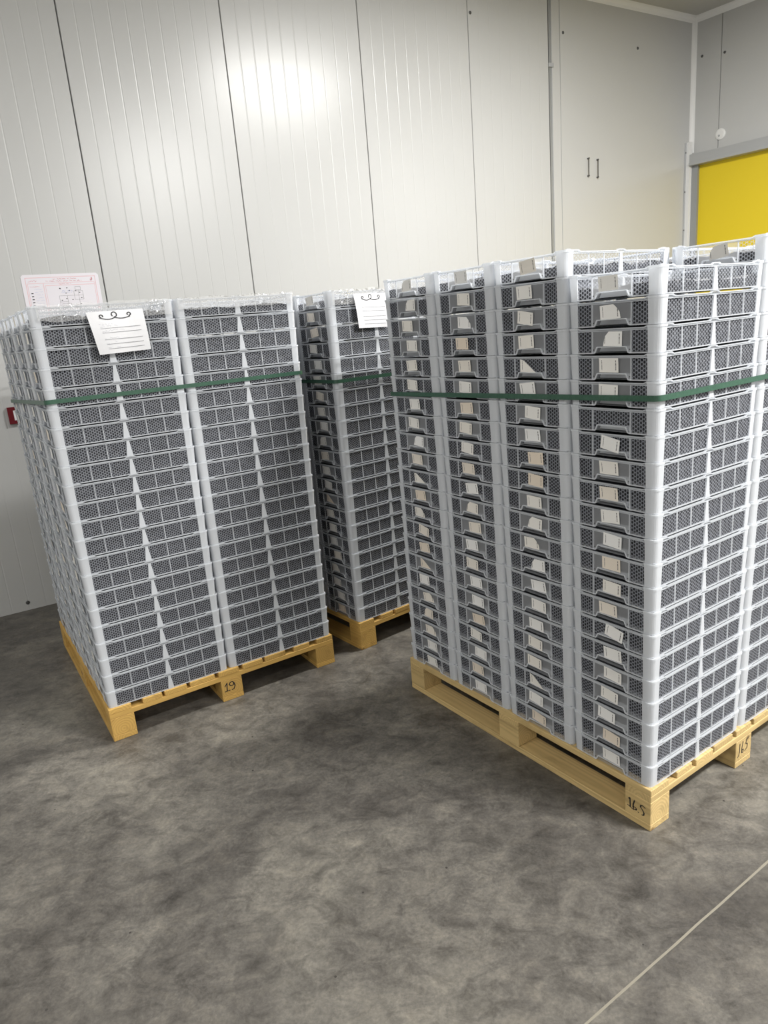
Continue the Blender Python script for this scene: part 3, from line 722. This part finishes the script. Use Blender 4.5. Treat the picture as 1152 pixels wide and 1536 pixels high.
# ------------------------------------------------------------------ straps
SZ = {'R': 1.312, 'L': 1.380, 'M': 1.320}
SLAB = {'R': 'green plastic strap around the stickered trays on pallet 16.5', 'L': 'green plastic strap around the trays on pallet 19', 'M': 'green plastic strap around the trays on the middle pallet'}
for key, z in SZ.items():
    X, Y, A, _ = PALLETS[key]; lx = .003 + (2 * TA + .002) * 2 * SX[key] + .002; ly = .003 + (0.2985 if key == 'R' else .2995) * 4 + .002
    x0, y0 = -.0005, -.0005; R = .018; mb = MB()
    path = []
    for cx, cy, a0 in ((lx - R, ly - R, 0), (x0 + R, ly - R, 90), (x0 + R, y0 + R, 180), (lx - R, y0 + R, 270)):
        for k in range(7): t = math.radians(a0 + 15 * k); path.append((cx + R * math.cos(t), cy + R * math.sin(t), math.cos(t), math.sin(t)))
    sag = {'R': (.026, .0), 'L': (.047, .0), 'M': (.0, 0)}[key]
    inner, outer = [], []
    h = .0078
    rows = []
    for x, y, nx, ny in path:
        zz = z - sag[0] * (y / 1.2)
        rows.append([(x, y, zz - h), (x + nx * .0012, y + ny * .0012, zz - h), (x + nx * .0012, y + ny * .0012, zz + h), (x, y, zz + h)])
    rows.append(rows[0]); mb.loft(rows, caps=False)
    o = mb.build('packing_strap', [M['strap']], None, loc=(X, Y, 0), rz=A); tag(o, SLAB[key], 'strap', 'green packing straps')

# ------------------------------------------------------------------ paper notes and clear film
def note(key, corners, lab, bow, cat='note'):
    X, Y, A, _ = PALLETS[key]
    root = empty('paper_note', (X, Y, 0), A); tag(root, lab, cat, 'paper notes on the loads')
    root.location = (X, Y, 0)
    TLc, TRc, BRc, BLc = [V(c) for c in corners]          # (v, z, out)
    def S(p, o=0.0):                                       # p in 0..1, y downwards
        a = TLc.lerp(TRc, p[0]); b = BLc.lerp(BRc, p[0]); q = a.lerp(b, p[1])
        out = q.z + bow * math.sin(p[1] * math.pi) * .5 + .002 * math.sin(p[0] * 7)
        return (q.x, -(out + o), q.y)
    mb = MB(); n1, n2 = 10, 8
    for a in range(n1):
        for b in range(n2):
            mb.poly([S((a / n1, b / n2)), S(((a + 1) / n1, b / n2)), S(((a + 1) / n1, (b + 1) / n2)), S((a / n1, (b + 1) / n2))])
    mb.build('sheet', [M['paper']], root)
    asp = (TLc.xy - TRc.xy).length / (TLc.xy - BLc.xy).length
    def fn(p): return S((p[0], p[1] ), .0007)
    mb = MB(); w = .021
    left = arc(.235, .115, .028, .034, 20, -250, 10)
    sw1 = [(.215 + .26 * k / 8 - .01, .15 + .045 * math.sin(math.pi * k / 8 * .9)) for k in range(9)]
    loop = arc(.47, .09, .045, .058, 100, -215, 14)
    sw2 = [(.46 + .28 * k / 8, .15 + .04 * math.sin(math.pi * (k + .6) / 9)) for k in range(9)]
    right = arc(.735, .10, .030, .036, 100, -210, 10)
    for s in (left, sw1, loop, sw2, right): ribbon(mb, s, w, fn)
    mb.build('scroll_ornament', [M['ink']], root)
    mb = MB()
    for k, y in enumerate((.40, .505, .665, .775, .885)): ribbon(mb, [(.16 + .01 * k, y), (.89, y)], .009, fn)
    mb.build('ruled_line', [M['rule']], root)
    mb = MB(); rn = random.Random(key)
    for x0, x1, y in ((.20, .48, .345), (.24, .62, .455), (.28, .46, .63), (.36, .40, .73), (.36, .44, .85)): squiggle(mb, x0, x1, y, .04, .006, fn, rn)
    for x0, x1, y in ((.15, .40, .30), (.16, .21, .365), (.17, .27, .475), (.18, .22, .64), (.19, .25, .745), (.20, .26, .855)): squiggle(mb, x0, x1, y, .022, .006, fn, rn)
    mb.build('handwriting', [M['pencil']], root)
    return root
note('L', [(.189, 1.679, .016), (.391, 1.682, .016), (.398, 1.533, .020), (.212, 1.528, .016)], 'white paper note with scroll ornament on pallet 19\'s load', .008)
note('M', [(.127, 1.692, .016), (.318, 1.690, .016), (.322, 1.538, .016), (.140, 1.543, .020)], 'white paper note with scroll ornament on the middle pallet\'s load', .008)

def film(key, v0, v1, z0, z1, seed, amp, lab):
    X, Y, A, _ = PALLETS[key]; mb = MB(); nx, nz = 150, 26; g = []
    for b in range(nz + 1):
        row = []
        for a in range(nx + 1):
            v = v0 + (v1 - v0) * a / nx; t = b / nz
            zt = z1 + .003 * noise.noise(V((v * 11, seed, 0))); z = z0 + .008 * noise.noise(V((v * 14, seed, 9))) + (zt - z0) * t
            out = .0042 + .0008 * (1 + noise.noise(V((v * 45, z * 70, seed)))) + amp(v) * (1 + noise.noise(V((v * 95, z * 110, seed + 4))) + .5 * noise.noise(V((v * 230, z * 200, seed))))
            if t > .86: out -= (t - .86) * .03
            row.append((v, -out, z))
        g.append(row)
    for b in range(nz):
        for a in range(nx): mb.poly([g[b][a], g[b][a + 1], g[b + 1][a + 1], g[b + 1][a]])
    o = mb.build('clear_film', [M['film']], None, smooth=True, loc=(X, Y, 0), rz=A); tag(o, lab, 'plastic film', 'clear film at the load tops')
film('L', .03, .50, 1.655, 1.714, 3, lambda v: .0035 * max(0, 1 - abs(v - .14) / .06) + .004 * max(0, 1 - abs(v - .44) / .05), 'crumpled clear film over pallet 19\'s noted top tray')
film('L', .53, 1.02, 1.668, 1.714, 5, lambda v: .0004, 'smooth clear film over pallet 19\'s unnoted top tray')
film('M', .02, .50, 1.650, 1.714, 8, lambda v: .0035 * max(0, 1 - abs(v - .09) / .06), 'crumpled clear film over the middle pallet\'s noted top tray')
